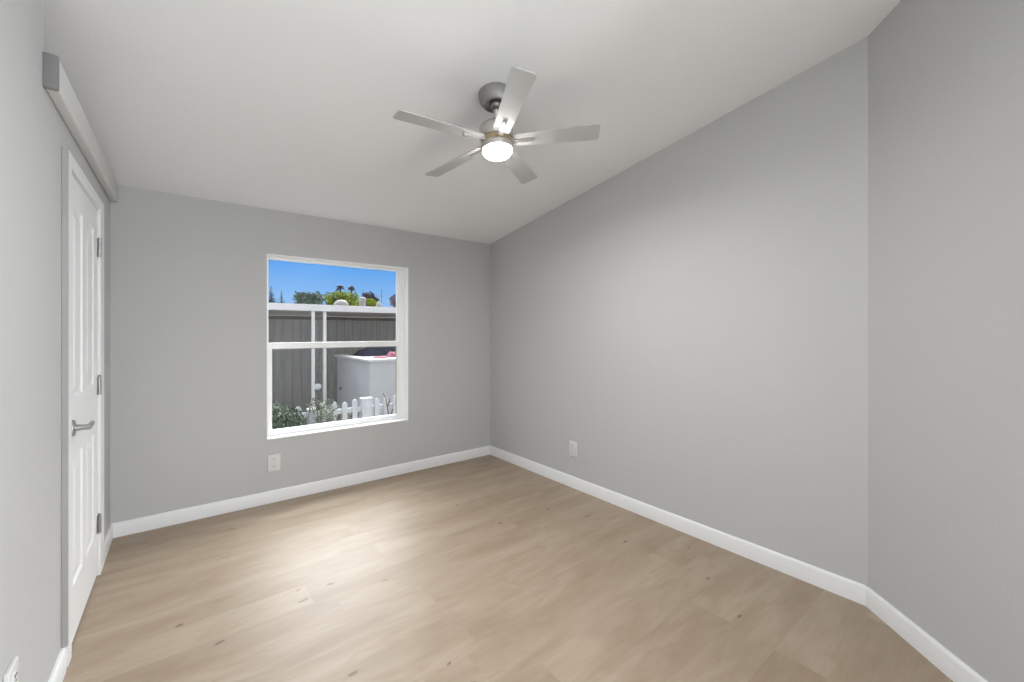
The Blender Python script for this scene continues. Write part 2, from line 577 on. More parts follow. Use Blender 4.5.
# the deep shelf top and its projecting front edge
b = MB()
b.box(-1.23, XL, YS, YB, 2.05, 2.13)
tag(b.build('trim_1', M['ceiling']), kind='structure')
b = MB()
b.box(XL, -0.324, 1.985, YB, 2.036, H0 - 0.001, bev=0.007, seg=3)
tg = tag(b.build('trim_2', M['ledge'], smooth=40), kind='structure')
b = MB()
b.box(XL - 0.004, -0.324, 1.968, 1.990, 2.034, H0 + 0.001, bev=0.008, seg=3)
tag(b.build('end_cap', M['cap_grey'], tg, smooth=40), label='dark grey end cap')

# rear wall, with a window opening added for the rear fill lamp
RX0, RX1, RZ0, RZ1 = -0.07, 1.27, 0.28, 2.02
b = MB()
for (x0, x1, z0, z1) in ((XL - 0.12, RX0, 0, None), (RX1, EX + 0.12, 0, None), (RX0, RX1, 0, RZ0), (RX0, RX1, RZ1, None)):
    pa = [(x0, YR - 0.12, z0), (x0, YR, z0), (x0, YR, z1 if z1 is not None else zc(YR)), (x0, YR - 0.12, z1 if z1 is not None else zc(YR - 0.12))]
    b.prism(pa, [(x1, p[1], p[2]) for p in pa])
tag(b.build('wall_rear', M['wall']), kind='structure')
b = MB()
for a in ((RX0, RX0 + 0.05, RZ0, RZ1), (RX1 - 0.05, RX1, RZ0, RZ1), (RX0 + 0.05, RX1 - 0.05, RZ0, RZ0 + 0.05), (RX0 + 0.05, RX1 - 0.05, RZ1 - 0.05, RZ1), (0.575, 0.625, RZ0 + 0.05, RZ1 - 0.05)):
    b.box(a[0], a[1], YR - 0.10, YR - 0.05, a[2], a[3], bev=0.004)
w4 = tag(b.build('added_rear_window', M['vinyl']), kind='structure')  # unseen window frame added to go with the rear fill lamp
b = MB()
b.box(RX0 + 0.05, RX1 - 0.05, YR - 0.08, YR - 0.074, RZ0 + 0.05, RZ1 - 0.05)
b.build('pane', M['glass'], w4)

# ------------------------------------------------------------------ baseboards
BH, BT = 0.088, 0.014


def base_profile(b, p, q, nx, ny):
    """baseboard from p to q along a wall; (nx,ny) points into the room"""
    prof = [(0, 0), (BT, 0), (BT, BH - 0.012), (BT - 0.003, BH - 0.004), (BT - 0.007, BH), (0, BH)]
    b.prism([(p[0] + nx * d, p[1] + ny * d, z) for d, z in prof], [(q[0] + nx * d, q[1] + ny * d, z) for d, z in prof])


def baseboard(name, *segs):
    b = MB()
    for s in segs:
        base_profile(b, *s)
    return tag(b.build(name, M['trim'], smooth=35), kind='structure')


baseboard('baseboard_back', ((XL, YB), (XR, YB), 0, -1))
baseboard('baseboard_right', ((XR, YB - BT), (XR, CY - 0.005), -1, 0))
baseboard('baseboard_angled', ((CX + 0.003, CY + 0.003), (EX, EY), -0.7305, 0.683))
baseboard('baseboard_entry', ((EX, EY), (EX, HY1), -1, 0))
baseboard('baseboard_left', ((XL, YR), (XL, 2.222), 1, 0))
baseboard('baseboard_closet', ((XL, 3.112), (XL, YB - BT), 1, 0))

# ------------------------------------------------------------------ door
door = empty('door_1', (XL, DY1, 0))
tag(door, kind='structure')
FX = XL + 0.004          # face of the leaf
LY0, LY1, LZ0, LZ1 = DY0 + 0.004, DY1 - 0.006, 0.012, DZ1 - 0.004


def rect_ring(b, x0, y0, y1, z0, z1, x1, d):
    """four sloping quads from a rectangle at depth x0 to one inset by d at depth x1"""
    o_ = [b.bm.verts.new((x0, y, z)) for y, z in ((y0, z0), (y1, z0), (y1, z1), (y0, z1))]
    i_ = [b.bm.verts.new((x1, y, z)) for y, z in ((y0 + d, z0 + d), (y1 - d, z0 + d), (y1 - d, z1 - d), (y0 + d, z1 - d))]
    for k in range(4):
        b.bm.faces.new((o_[k], o_[(k + 1) % 4], i_[(k + 1) % 4], i_[k]))


def quad(b, x, y0, y1, z0, z1):
    b.bm.faces.new([b.bm.verts.new((x, y, z)) for y, z in ((y0, z0), (y1, z0), (y1, z1), (y0, z1))])


b = MB()
st = 0.098
midY = (LY0 + LY1) / 2
yA, yB, yC, yD = LY0 + st, midY - 0.042, midY + 0.042, LY1 - st
rows = [(0.225, 0.745), (0.985, LZ1 - 0.115)]
ys = [LY0, yA, yB, yC, yD, LY1]
zs = [LZ0, rows[0][0], rows[0][1], rows[1][0], rows[1][1], LZ1]
for i in range(5):
    for j in range(5):
        if i in (1, 3) and j in (1, 3):
            y0_, y1_, z0_, z1_ = ys[i], ys[i + 1], zs[j], zs[j + 1]
            rect_ring(b, FX, y0_, y1_, z0_, z1_, FX - 0.007, 0.010)
            rect_ring(b, FX - 0.007, y0_ + 0.010, y1_ - 0.010, z0_ + 0.010, z1_ - 0.010, FX - 0.007, 0.014)
            rect_ring(b, FX - 0.007, y0_ + 0.024, y1_ - 0.024, z0_ + 0.024, z1_ - 0.024, FX - 0.001, 0.022)
            quad(b, FX - 0.001, y0_ + 0.046, y1_ - 0.046, z0_ + 0.046, z1_ - 0.046)
        else:
            quad(b, FX, ys[i], ys[i + 1], zs[j], zs[j + 1])
# back and edges of the leaf
xb = FX - 0.035
quad(b, xb, LY0, LY1, LZ0, LZ1)
loop = [(LY0, LZ0), (LY1, LZ0), (LY1, LZ1), (LY0, LZ1)]
for k in range(4):
    (ya, za), (yb_, zb) = loop[k], loop[(k + 1) % 4]
    b.bm.faces.new([b.bm.verts.new(p) for p in ((FX, ya, za), (FX, yb_, zb), (xb, yb_, zb), (xb, ya, za))])
bmesh.ops.remove_doubles(b.bm, verts=b.bm.verts, dist=0.0004)
leafo = b.build('door_leaf', M['door'], door)

# casing: near jamb, far jamb, head
CT = 0.016
for (a0, a1, c0, c1) in ((2.237, DY0 + 0.002, 0, 1.932), (DY1 - 0.002, 3.110, 0, 1.932)):
    b = MB()
    b.box(XL, XL + CT, a0, a1, c0, c1, bev=0.003)
    b.build('casing', M['trim'], door)
b = MB()
b.box(XL, XL + CT, DY0 + 0.002, DY1 - 0.002, DZ1 - 0.002, 1.932, bev=0.003)
b.build('casing', M['trim'], door)

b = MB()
b.box(XL, XL + CT + 0.001, 2.2225, 2.236, BH, 1.934, bev=0.002)  # shaded near side of the casing, made as a grey strip
tag(b.build('casing_shade_strip', M['casing_shade'], door), label='near side of the casing, coloured grey for its shade')

# hinges: leaf plates and a knuckle barrel
for hz in (1.68, 0.975, 0.265):
    b = MB()
    b.box(FX - 0.002, FX + 0.002, LY1 - 0.022, LY1, hz - 0.045, hz + 0.045, bev=0.0008)
    for k in range(5):
        z0 = hz - 0.047 + k * 0.0188
        b.lathe([(0.0065, 0), (0.0075, 0.001), (0.0075, 0.0168), (0.0065, 0.0178)], 14, Matrix.Translation((XL + 0.012, DY1 - 0.004, z0)))
    b.lathe([(0.0, 0.0), (0.005, 0.001), (0.006, 0.004), (0.003, 0.008), (0, 0.009)], 12, Matrix.Translation((XL + 0.012, DY1 - 0.004, hz + 0.046)))
    b.build('hinge', M['steel'], door, smooth=40)

# lever handle
HY, HZ = 2.372, 0.868
rot = Matrix.Rotation(PI / 2, 4, 'Y')
b = MB()
b.lathe([(0.0, 0.0), (0.031, 0.0), (0.032, 0.003), (0.030, 0.009), (0.020, 0.012), (0.0, 0.012)], 36, Matrix.Translation((FX, HY, HZ)) @ rot)
b.lathe([(0.0, 0.0), (0.0135, 0.0), (0.0120, 0.010), (0.0105, 0.022), (0.0105, 0.046), (0.0, 0.047)], 24, Matrix.Translation((FX + 0.010, HY, HZ)) @ rot)
lev = [(FX + 0.046, HY - 0.008, HZ), (FX + 0.050, HY + 0.008, HZ + 0.001), (FX + 0.050, HY + 0.04, HZ + 0.002), (FX + 0.049, HY + 0.08, HZ + 0.001), (FX + 0.044, HY + 0.112, HZ - 0.001)]
b.tube(lev, 0.009, 12, radii=[0.0105, 0.0105, 0.0090, 0.0085, 0.0075])
tag(b.build('lever_handle', M['steel'], door, smooth=50), label='satin metal lever handle')

# ------------------------------------------------------------------ window
win = empty('window_1', ((WX0 + WX1) / 2, 3.57, WZ0))
tag(win, kind='structure')
FY0, FY1 = 3.562, 3.618
# white jamb liner lining the opening
b = MB()
t_ = 0.006
b.box(WX0, WX0 + t_, YB + 0.001, FY1, WZ0, WZ1)
b.box(WX1 - t_, WX1, YB + 0.001, FY1, WZ0, WZ1)
b.box(WX0 + t_, WX1 - t_, YB + 0.001, FY1, WZ1 - t_, WZ1)
b.box(WX0 + t_, WX1 - t_, YB - 0.004, FY1, WZ0, WZ0 + t_ + 0.004, bev=0.002)
b.build('reveal_liner', M['vinyl'], win)
# fixed outer frame
b = MB()
ix0, ix1, iz0, iz1 = WX0 + t_, WX1 - t_, WZ0 + 0.010, WZ1 - t_
b.box(ix0, 0.487, FY0, FY1, iz0, iz1, bev=0.002)
b.box(1.508, ix1, FY0, FY1, iz0, iz1, bev=0.003)
b.box(0.487, 1.508, FY0, FY1, iz1 - 0.018, iz1, bev=0.002)
b.box(0.487, 1.508, FY0, FY1, iz0, iz0 + 0.022, bev=0.002)
b.build('outer_frame', M['vinyl'], win)
# upper fixed pane and its grey channel on the right
b = MB()
b.box(1.494, 1.508, FY0 + 0.022, FY0 + 0.040, 1.160, iz1 - 0.018)
b.build('glazing_channel', M['vinyl'], win)
b = MB()
b.box(0.487, 1.494, FY0 + 0.030, FY0 + 0.034, 1.160, iz1 - 0.018)
b.build('upper_pane', M['glass'], win)
# lower sash
sash = MB()
sz0, sz1 = iz0 + 0.022, 1.168
sash.box(0.487, 0.511, FY0 + 0.002, FY0 + 0.026, sz0, sz1, bev=0.002)
sash.box(1.486, 1.508, FY0 + 0.002, FY0 + 0.026, sz0, sz1, bev=0.002)
sash.box(0.511, 1.486, FY0 + 0.002, FY0 + 0.026, sz1 - 0.046, sz1, bev=0.003)
sash.box(0.511, 1.486, FY0 + 0.002, FY0 + 0.026, sz0, sz0 + 0.020, bev=0.002)
so = sash.build('lower_sash', M['vinyl'], win)
b = MB()
b.box(0.511, 1.486, FY0 + 0.012, FY0 + 0.016, sz0 + 0.020, sz1 - 0.046)
b.build('lower_pane', M['glass'], so)
b = MB()
b.box(1.4805, 1.4865, FY0 + 0.004, FY0 + 0.014, sz0 + 0.020, sz1 - 0.046)
b.box(0.511, 1.4805, FY0 + 0.004, FY0 + 0.014, sz1 - 0.0515, sz1 - 0.046)
b.build('glazing_bead', M['alum'], so)


# ------------------------------------------------------------------ electrical outlets
def outlet(loc, rotz, label, w=0.078, h=0.122, th=0.008):
    root = empty('electrical_outlet', loc)
    root.rotation_euler = (0, 0, rotz)
    tag(root, label, 'outlet', 'white wall outlets near the floor')

    def ch(mb, name, material, par):
        me_o = mb.build(name, material, smooth=40)
        me_o.parent = par
        return me_o
    b = MB()
    b.box(-w / 2, w / 2, -th, 0, -h / 2, h / 2, bev=0.003, seg=3)
    p = ch(b, 'cover_plate', M['plate'], root)
    for s in (-1, 1):
        b = MB()
        zc_ = s * 0.0265
        b.lathe([(0.0, 0.0), (0.0175, 0.0), (0.017, 0.003), (0.0, 0.0035)], 28, Matrix.Translation((0, -th + 0.0005, zc_)) @ Matrix.Rotation(PI / 2, 4, 'X'))
        r = ch(b, 'receptacle', M['plate'], root)
        b = MB()
        for dx, hh in ((-0.0065, 0.0045), (0.0065, 0.0038)):
            b.box(dx - 0.0013, dx + 0.0013, -th - 0.0038, -th - 0.002, zc_ + 0.001, zc_ + 0.001 + 2 * hh)
        b.lathe([(0.0, 0.0), (0.0026, 0.0), (0.0026, 0.0018), (0.0, 0.0018)], 12, Matrix.Translation((0, -th - 0.002, zc_ - 0.008)) @ Matrix.Rotation(PI / 2, 4, 'X'))
        ch(b, 'slots', M['slot'], r)
    b = MB()
    b.lathe([(0.0, 0.0), (0.0032, 0.0), (0.0028, 0.0012), (0.0, 0.0014)], 14, Matrix.Translation((0, -th, 0)) @ Matrix.Rotation(PI / 2, 4, 'X'))
    ch(b, 'screw', M['steel'], root)
    return root


outlet((0.512, YB, 0.287), 0, 'white wall outlet on the back wall below the window', w=0.082)
outlet((XR, 2.322, 0.309), -PI / 2, 'white wall outlet low on the long right wall')
outlet((XL, 1.640, 0.330), PI / 2, 'white wall outlet with thick plate at the bottom of the near left wall', w=0.076, h=0.122, th=0.011)

# ------------------------------------------------------------------ ceiling fan
HUB = Vector((1.222, 1.680, 2.200))
NRM = Vector((0, 0.101, 1)).normalized()
E1 = Vector((1, 0, 0.004))
E2 = NRM.cross(E1).normalized()
E1 = E2.cross(NRM).normalized()
HM = Matrix((E1.to_4d(), E2.to_4d(), NRM.to_4d(), (0, 0, 0, 1))).transposed()
for i in range(3):
    HM[3][i] = 0
    HM[i][3] = HUB[i]
HM[3][3] = 1
fan = empty('ceiling_fan', (1.212, 1.655, zc(1.655)))
tag(fan, 'five-blade silver ceiling fan with lit round lamp hanging from the sloped ceiling', 'ceiling fan')
# canopy sits square on the slope
cn = Vector((0, SL, 1)).normalized()
CM = Matrix.Translation((1.199, 1.665, zc(1.665))) @ Vector((0, 0, 1)).rotation_difference(cn).to_matrix().to_4x4()
b = MB()
b.lathe([(0.0, 0.0), (0.081, 0.0), (0.082, -0.006), (0.081, -0.020), (0.075, -0.042), (0.064, -0.058), (0.058, -0.063),
         (0.055, -0.064), (0.054, -0.060), (0.050, -0.050), (0.030, -0.046), (0.0, -0.046)], 56, CM)
can = b.build('canopy', M['nickel_mid'], fan, smooth=50)
b = MB()
b.lathe([(0.0, 0.0), (0.020, -0.002), (0.030, -0.012), (0.031, -0.022), (0.024, -0.034), (0.016, -0.038), (0.0, -0.038)], 32, CM @ Matrix.Translation((0, 0, -0.044)))
b.build('hanger_ball', M['nickel_dark'], can, smooth=60)
b = MB()
top = CM @ Vector((0, 0, -0.062))
bot = HM @ Vector((0, 0, 0.088))
b.tube([top, bot], 0.0125, 20)
b.build('downrod', M['nickel'], fan, smooth=50)
b = MB()
b.lathe([(0.0, 0.112), (0.020, 0.112), (0.022, 0.108), (0.022, 0.092), (0.030, 0.088), (0.058, 0.084), (0.076, 0.076), (0.083, 0.064),
         (0.084, 0.050), (0.084, 0.016), (0.080, 0.010), (0.0, 0.010)], 64, HM)
mo = b.build('motor_housing', M['nickel'], fan, smooth=45)
b = MB()
b.lathe([(0.0, 0.012), (0.074, 0.012), (0.076, 0.008), (0.076, -0.014), (0.0, -0.014)], 56, HM)
b.build('blade_hub', M['brass'], fan, smooth=45)
b = MB()
b.lathe([(0.0, -0.013), (0.074, -0.013), (0.077, -0.017), (0.078, -0.022), (0.076, -0.043), (0.074, -0.046), (0.0, -0.046)], 64, HM)
b.build('light_ring', M['nickel'], fan, smooth=45)
b = MB()
b.lathe([(0.0, -0.045), (0.0725, -0.045), (0.0735, -0.048), (0.0725, -0.056), (0.068, -0.064), (0.060, -0.071), (0.042, -0.075), (0.0, -0.077)], 64, HM)
b.build('light_diffuser', M['diffuser'], fan, smooth=60)

fl = bpy.data.lights.new('fan_lamp', 'AREA')
fl.shape = 'DISK'
fl.size = 0.12
fl.energy = LAMP
fl.color = (1.0, 0.98, 0.955)
flo = bpy.data.objects.new('fan_lamp', fl)
COL.objects.link(flo)
flo.parent = fan
flo.matrix_local = Matrix.Translation(HM @ Vector((0, 0, -0.079)) - world_loc(fan)) @ HM.to_3x3().to_4x4()
fan_w = world_loc(fan)
BLADE_ME = None
for k in range(5):
    a = -0.098 + PI + k * 2 * PI / 5
    BM_ = Matrix.Translation(-fan_w) @ HM @ Matrix.Rotation(a, 4, 'Z') @ Matrix.Rotation(math.radians(-11.5), 4, 'X')
    if BLADE_ME is None:
        b = MB()
        # outline in local x (radius) / y (width): tapered, rounded tip corners
        r0, r1, w0, w1, cr_ = 0.088, 0.508, 0.041, 0.0515, 0.016
        out = [(r0, -w0 * 0.80), (r0 + 0.02, -w0)]
        for q in range(7):
            an = -PI / 2 + q / 6 * PI / 2
            out.append((r1 - cr_ + cr_ * math.cos(an), -w1 + cr_ + cr_ * math.sin(an)))
        for q in range(7):
            an = q / 6 * PI / 2
            out.append((r1 - cr_ + cr_ * math.cos(an), w1 - cr_ + cr_ * math.sin(an)))
        out += [(r0 + 0.02, w0), (r0, w0 * 0.80)]
        b.prism([(x, y, -0.003) for x, y in out], [(x, y, 0.003) for x, y in out])
        bo = b.build('blade', M['blade'], None)
        BLADE_ME = bo.data
        b = MB()
        b.box(0.060, 0.185, -0.010, 0.010, -0.011, -0.0035, bev=0.003)
        b.box(0.060, 0.090, -0.016, 0.016, -0.012, 0.006, bev=0.003)
        for sx in (0.150, 0.172):
            b.lathe([(0.0, -0.0135), (0.004, -0.013), (0.005, -0.011), (0.005, -0.009)], 12, Matrix.Translation((sx, 0, 0)), cap=False)
        io = b.build('blade_arm', M['nickel'], None, smooth=45)
        ARM_ME = io.data
    else:
        bo = bpy.data.objects.new('blade', BLADE_ME)
        COL.objects.link(bo)
        io = bpy.data.objects.new('blade_arm', ARM_ME)
        COL.objects.link(io)
    bo.parent = fan
    bo.matrix_local = BM_
    io.parent = bo

# ------------------------------------------------------------------ outside: ground
GZ = -0.62
b = MB()
b.box(-60, 90, Y_OUT + 0.02, 120, GZ - 0.2, GZ)
tag(b.build('ground', M['soil']), kind='structure')
b = MB()
b.box(-4, 8, Y_OUT + 0.02, 4.18, GZ, GZ + 0.04)  # unseen pale strip added to bounce light up through the window
tag(b.build('bounce_strip', M['path']), kind='structure')
b = MB()
b.box(-1.35, XR + 0.14, Y_OUT - 0.14, Y_OUT + 0.019, GZ, -0.121)
b.box(-1.35, XR + 0.14, YR - 0.14, YR, GZ, -0.121)
tag(b.build('trim_3', M['ext']), kind='structure')

# ------------------------------------------------------------------ outside: picket fence
FYY = 5.0
fence = empty('picket_fence', (1.4, FYY, GZ))
tag(fence, 'white wooden picket fence with rounded pickets and a square post outside the window', 'fence')


def picket(x, w=0.058, top=0.45, th=0.018):
    b = MB()
    out = [(x - w / 2, GZ + 0.05), (x + w / 2, GZ + 0.05), (x + w / 2, top - 0.035)]
    for q in range(1, 8):
        an = q / 8 * PI
        out.append((x + w / 2 * math.cos(an), top - 0.035 + 0.035 * math.sin(an)))
    out.append((x - w / 2, top - 0.035))
    b.prism([(px, FYY - th, pz) for px, pz in out], [(px, FYY, pz) for px, pz in out])
    return b.build('picket', M['fence'], fence)


xs_p = [0.72, 0.845, 0.968, 1.225, 1.338, 1.452, 1.566, 1.832, 1.945, 2.060, 2.175, 2.29]
for i, x in enumerate(xs_p):
    picket(x, top=0.447 + 0.012 * math.sin(i * 2.3))
for (z0, z1) in ((0.300, 0.358), (-0.36, -0.30)):
    b = MB()
    b.box(0.45, 2.6, FYY, FYY + 0.03, z0, z1, bev=0.004)
    # slight sag is left to the boards' own straightness
    b.build('rail', M['fence'], fence)
for (x, w, tp) in ((1.098, 0.066, 0.40), (1.700, 0.118, 0.462)):
    b = MB()
    b.box(x - w / 2, x + w / 2, FYY - 0.05, FYY + 0.045, GZ, tp - 0.02, bev=0.004)
    b.box(x - w / 2 - 0.008, x + w / 2 + 0.008, FYY - 0.058, FYY + 0.053, tp - 0.02, tp, bev=0.004)
    b.build('post', M['fence'], fence)

# ------------------------------------------------------------------ foliage builders
def leaves_mesh(rng, centers, n, size, flat=0.3, aspect=0.45, mb=None):
    """small folded leaves scattered through ellipsoids; centers: (c, radii)"""
    b = mb or MB()
    tot = sum(r[0] * r[1] * r[2] for _, r in centers)
    for c, r in centers:
        k = int(n * r[0] * r[1] * r[2] / tot)
        for _ in range(k):
            while True:
                p = Vector((rng.uniform(-1, 1), rng.uniform(-1, 1), rng.uniform(-1, 1)))
                if 0.25 < p.length < 1:
                    break
            p = Vector((c[0] + p.x * r[0], c[1] + p.y * r[1], c[2] + p.z * r[2]))
            s = size * rng.uniform(0.6, 1.3)
            d = Vector((rng.uniform(-1, 1), rng.uniform(-1, 1), rng.uniform(-0.4, 1))).normalized()
            u = d.orthogonal().normalized()
            u = Matrix.Rotation(rng.uniform(0, 2 * PI), 3, d) @ u
            w = d.cross(u)
            v0 = b.bm.verts.new(p)
            v1 = b.bm.verts.new(p + d * s * 0.5 + u * s * aspect * 0.5 + w * s * 0.10)
            v2 = b.bm.verts.new(p + d * s)
            v3 = b.bm.verts.new(p + d * s * 0.5 - u * s * aspect * 0.5 + w * s * 0.10)
            b.bm.faces.new((v0, v1, v2))
            b.bm.faces.new((v0, v2, v3))
    return b


def bush(name, label, loc, clumps, n, size, material, seed, blossoms=0, stems=5, aspect=0.5, blossom_mat=None):
    rng = random.Random(seed)
    root = empty(name, loc)
    tag(root, label, 'bush')
    cl = [((loc[0] + c[0], loc[1] + c[1], c[2]), r) for c, r in clumps]
    leaves_mesh(rng, cl, n, size, aspect=aspect).build('foliage', material, root, recalc=False)
    b = MB()
    for i in range(stems):
        c, r = rng.choice(cl)
        b.tube([(loc[0] + rng.uniform(-0.04, 0.04), loc[1], GZ), (loc[0] + (c[0] - loc[0]) * 0.4, (loc[1] + c[1]) / 2, (GZ + c[2]) / 2),
                (c[0] + rng.uniform(-0.5, 0.5) * r[0], c[1], c[2] + 0.4 * r[2])], 0.006, 6, radii=[0.012, 0.008, 0.004])
    b.build('stems', M['bark'], root)
    for i in range(blossoms):
        c, r = rng.choice(cl)
        p = Vector((c[0] + rng.uniform(-0.8, 0.8) * r[0], c[1] - r[1] * 0.85, c[2] + rng.uniform(-0.5, 0.9) * r[2]))
        b = MB()
        for q in range(5):
            an = q / 5 * 2 * PI
            d = Vector((math.cos(an), -0.35, math.sin(an))) * 0.018
            u = Vector((-math.sin(an), 0, math.cos(an))) * 0.009
            vsx = [b.bm.verts.new(v) for v in (p, p + d * 0.6 + u, p + d, p + d * 0.6 - u)]
            b.bm.faces.new(vsx)
        b.build('blossom', blossom_mat or M['blossom'], root, recalc=False)
    return root


bush('garden_bush', 'dense dark green bush at the lower left corner of the window', (0.74, 4.72, GZ),
     [((-0.12, 0, 0.30), (0.20, 0.16, 0.24)), ((0.04, 0.02, 0.30), (0.20, 0.16, 0.20)), ((-0.02, 0.0, -0.15), (0.26, 0.16, 0.35)), ((0.14, 0.02, 0.28), (0.10, 0.13, 0.18)), ((-0.08, 0.03, 0.46), (0.12, 0.12, 0.10)), ((-0.04, 0, 0.08), (0.3, 0.15, 0.2))],
     4200, 0.042, M['leaf_bush'], 3, blossoms=7)
bush('garden_shrub', 'tall thin grey-green shrub growing up between the white awning posts and fence', (1.17, 4.80, GZ),
     [((0.0, 0, 0.40), (0.15, 0.10, 0.12)), ((-0.08, 0.02, 0.46), (0.08, 0.10, 0.08)), ((0.06, 0.02, 0.15), (0.14, 0.10, 0.22)), ((0.0, 0, -0.25), (0.12, 0.1, 0.3))],
     1200, 0.034, M['leaf_bush2'], 5, blossoms=4)
bush('dry_shrub', 'brown half-dry shrub behind the white fence pickets', (1.36, 5.18, GZ),
     [((0.0, 0, 0.26), (0.20, 0.08, 0.12)), ((0.0, 0, -0.1), (0.24, 0.1, 0.3)), ((0.25, 0, 0.18), (0.16, 0.08, 0.14))],
     1400, 0.036, M['leaf_dry'], 7)
bush('weed_plant', 'small yellow-green plant to the lower right of the dark bush', (0.87, 4.30, GZ),
     [((0.0, 0, 0.23), (0.08, 0.08, 0.07)), ((0.0, 0, -0.15), (0.06, 0.08, 0.33))],
     620, 0.032, M['leaf_weed'], 9, stems=3)
# bare twigs by the right end of the fence
rng = random.Random(21)
tw = empty('bare_twig', (1.93, 4.9, GZ))
tag(tw, 'bare dark twig in front of the right end of the picket fence', 'twig')
b = MB()
for path in ([(1.93, 4.9, GZ), (1.935, 4.9, 0.05), (1.94, 4.9, 0.24), (1.925, 4.9, 0.34), (1.905, 4.9, 0.45), (1.87, 4.9, 0.51)],
             [(1.94, 4.9, 0.20), (1.97, 4.89, 0.24), (1.985, 4.88, 0.31)], [(1.925, 4.9, 0.34), (1.95, 4.9, 0.40), (1.955, 4.9, 0.44)]):
    b.tube(path, 0.008, 6, radii=[0.010 - 0.0012 * i for i in range(len(path))])
b.build('branches', M['bark'], tw, smooth=60)

# ------------------------------------------------------------------ neighbour's house and patio cover
nh = empty('neighboring_house', (2.0, 9.3, GZ))
tag(nh, 'grey neighboring house wall with vertical siding under the white patio cover', 'house')
b = MB()
x = -2.0
HW = 9.3
profile = []
rng = random.Random(4)
while x < 7.0:
    w = 0.168 if x < 3.0 else rng.choice((0.10, 0.168, 0.06))
    b.box(x, x + w - 0.014, HW, HW + 0.03, GZ, 1.53, bev=0.0)
    x += w
b.box(-2.0, 7.0, HW + 0.012, HW + 0.14, GZ, 1.53)
b.build('wall_siding', M['siding'], nh)
b = MB()
b.box(-2.0, 7.0, HW - 0.035, HW - 0.002, 1.500, 1.568, bev=0.004)
b.build('ledger_board', M['ledger'], nh)
b = MB()
pa = [(-2.0, HW + 0.10, 1.60), (-2.0, 14.0, 1.72), (-2.0, 14.0, 1.80), (-2.0, HW + 0.10, 1.68)]
b.prism(pa, [(7.0, p[1], p[2]) for p in pa])
b.build('roof', M['roofmat'], nh)

pc = empty('patio_cover', (1.64, 7.0, GZ))
tag(pc, 'white flat patio cover with gutter and paired slender posts outside the window', 'patio cover')
b = MB()
# ribbed roof pans
for i in range(30):
    xx = -2.0 + i * 0.3
    b.box(xx, xx + 0.292, 7.02, HW + 0.10, 1.588, 1.600)
    b.box(xx + 0.285, xx + 0.300, 7.02, HW + 0.10, 1.578, 1.600)
b.build('roof_panel', M['soffit'], pc)
b = MB()
prof = [(6.93, 1.574), (6.98, 1.570), (7.03, 1.570), (7.03, 1.668), (7.02, 1.668), (7.015, 1.60), (6.955, 1.60), (6.925, 1.640), (6.920, 1.668), (6.905, 1.672), (6.905, 1.655)]
b.prism([(-2.0, y, z) for y, z in prof], [(7.0, y, z) for y, z in prof])
b.build('gutter', M['awning'], pc)
for px in (1.572, 1.742):
    b = MB()
    b.box(px - 0.024, px + 0.024, 7.03, 7.078, GZ, 1.578, bev=0.004)
    b.build('post', M['post'], pc)
# scrollwork between the two posts
def scroll(cx, cz, r, flip):
    pts = []
    for q in range(26):
        an = q / 25 * 3.2 * PI
        rr = r * (1 - 0.24 * an / PI)
        pts.append((cx + rr * math.cos(an) * flip, 7.054, cz + rr * math.sin(an)))
    return pts
for i in range(9):
    zc0 = -0.42 + i * 0.22
    for (cx_, cz_, r_, fl) in ((1.625, zc0, 0.055, 1), (1.665, zc0 + 0.10, 0.050, -1)):
        if abs(cz_ - 0.385) < 0.11:
            continue
        b = MB()
        b.tube(scroll(cx_, cz_, r_, fl), 0.0055, 6)
        b.build('scroll', M['galv'], pc, smooth=60)
b = MB()
b.lathe([(0.0, 0.0), (0.048, 0.0), (0.050, 0.004), (0.050, 0.014), (0.040, 0.022), (0.0, 0.026)], 32, Matrix.Translation((1.64, 7.05, 0.385)) @ Matrix.Rotation(PI / 2, 4, 'X'))
b.build('round_rosette', M['post'], pc, smooth=50)

# stucco storage box beneath the patio cover
sb = empty('storage_shed', (2.6, 6.6, GZ))
tag(sb, 'low pale grey stucco storage shed with a white capped top behind the fence', 'shed')
b = MB()
b.box(1.965, 3.6, 5.62, 7.17, GZ, 0.843, bev=0.006)
b.build('body', M['stucco'], sb)
b = MB()
b.box(1.925, 3.65, 5.57, 7.22, 0.843, 0.876, bev=0.006)
b.build('cap', M['stucco_cap'], sb)
b = MB()
b.box(1.950, 1.964, 6.92, 6.97, 0.32, 0.38, bev=0.003)
b.lathe([(0.0, 0), (0.020, 0), (0.022, 0.02), (0, 0.03)], 14, Matrix.Translation((1.952, 6.935, 0.35)) @ Matrix.Rotation(-PI / 2, 4, 'Y'))
b.build('latch', M['steel'], sb, smooth=40)


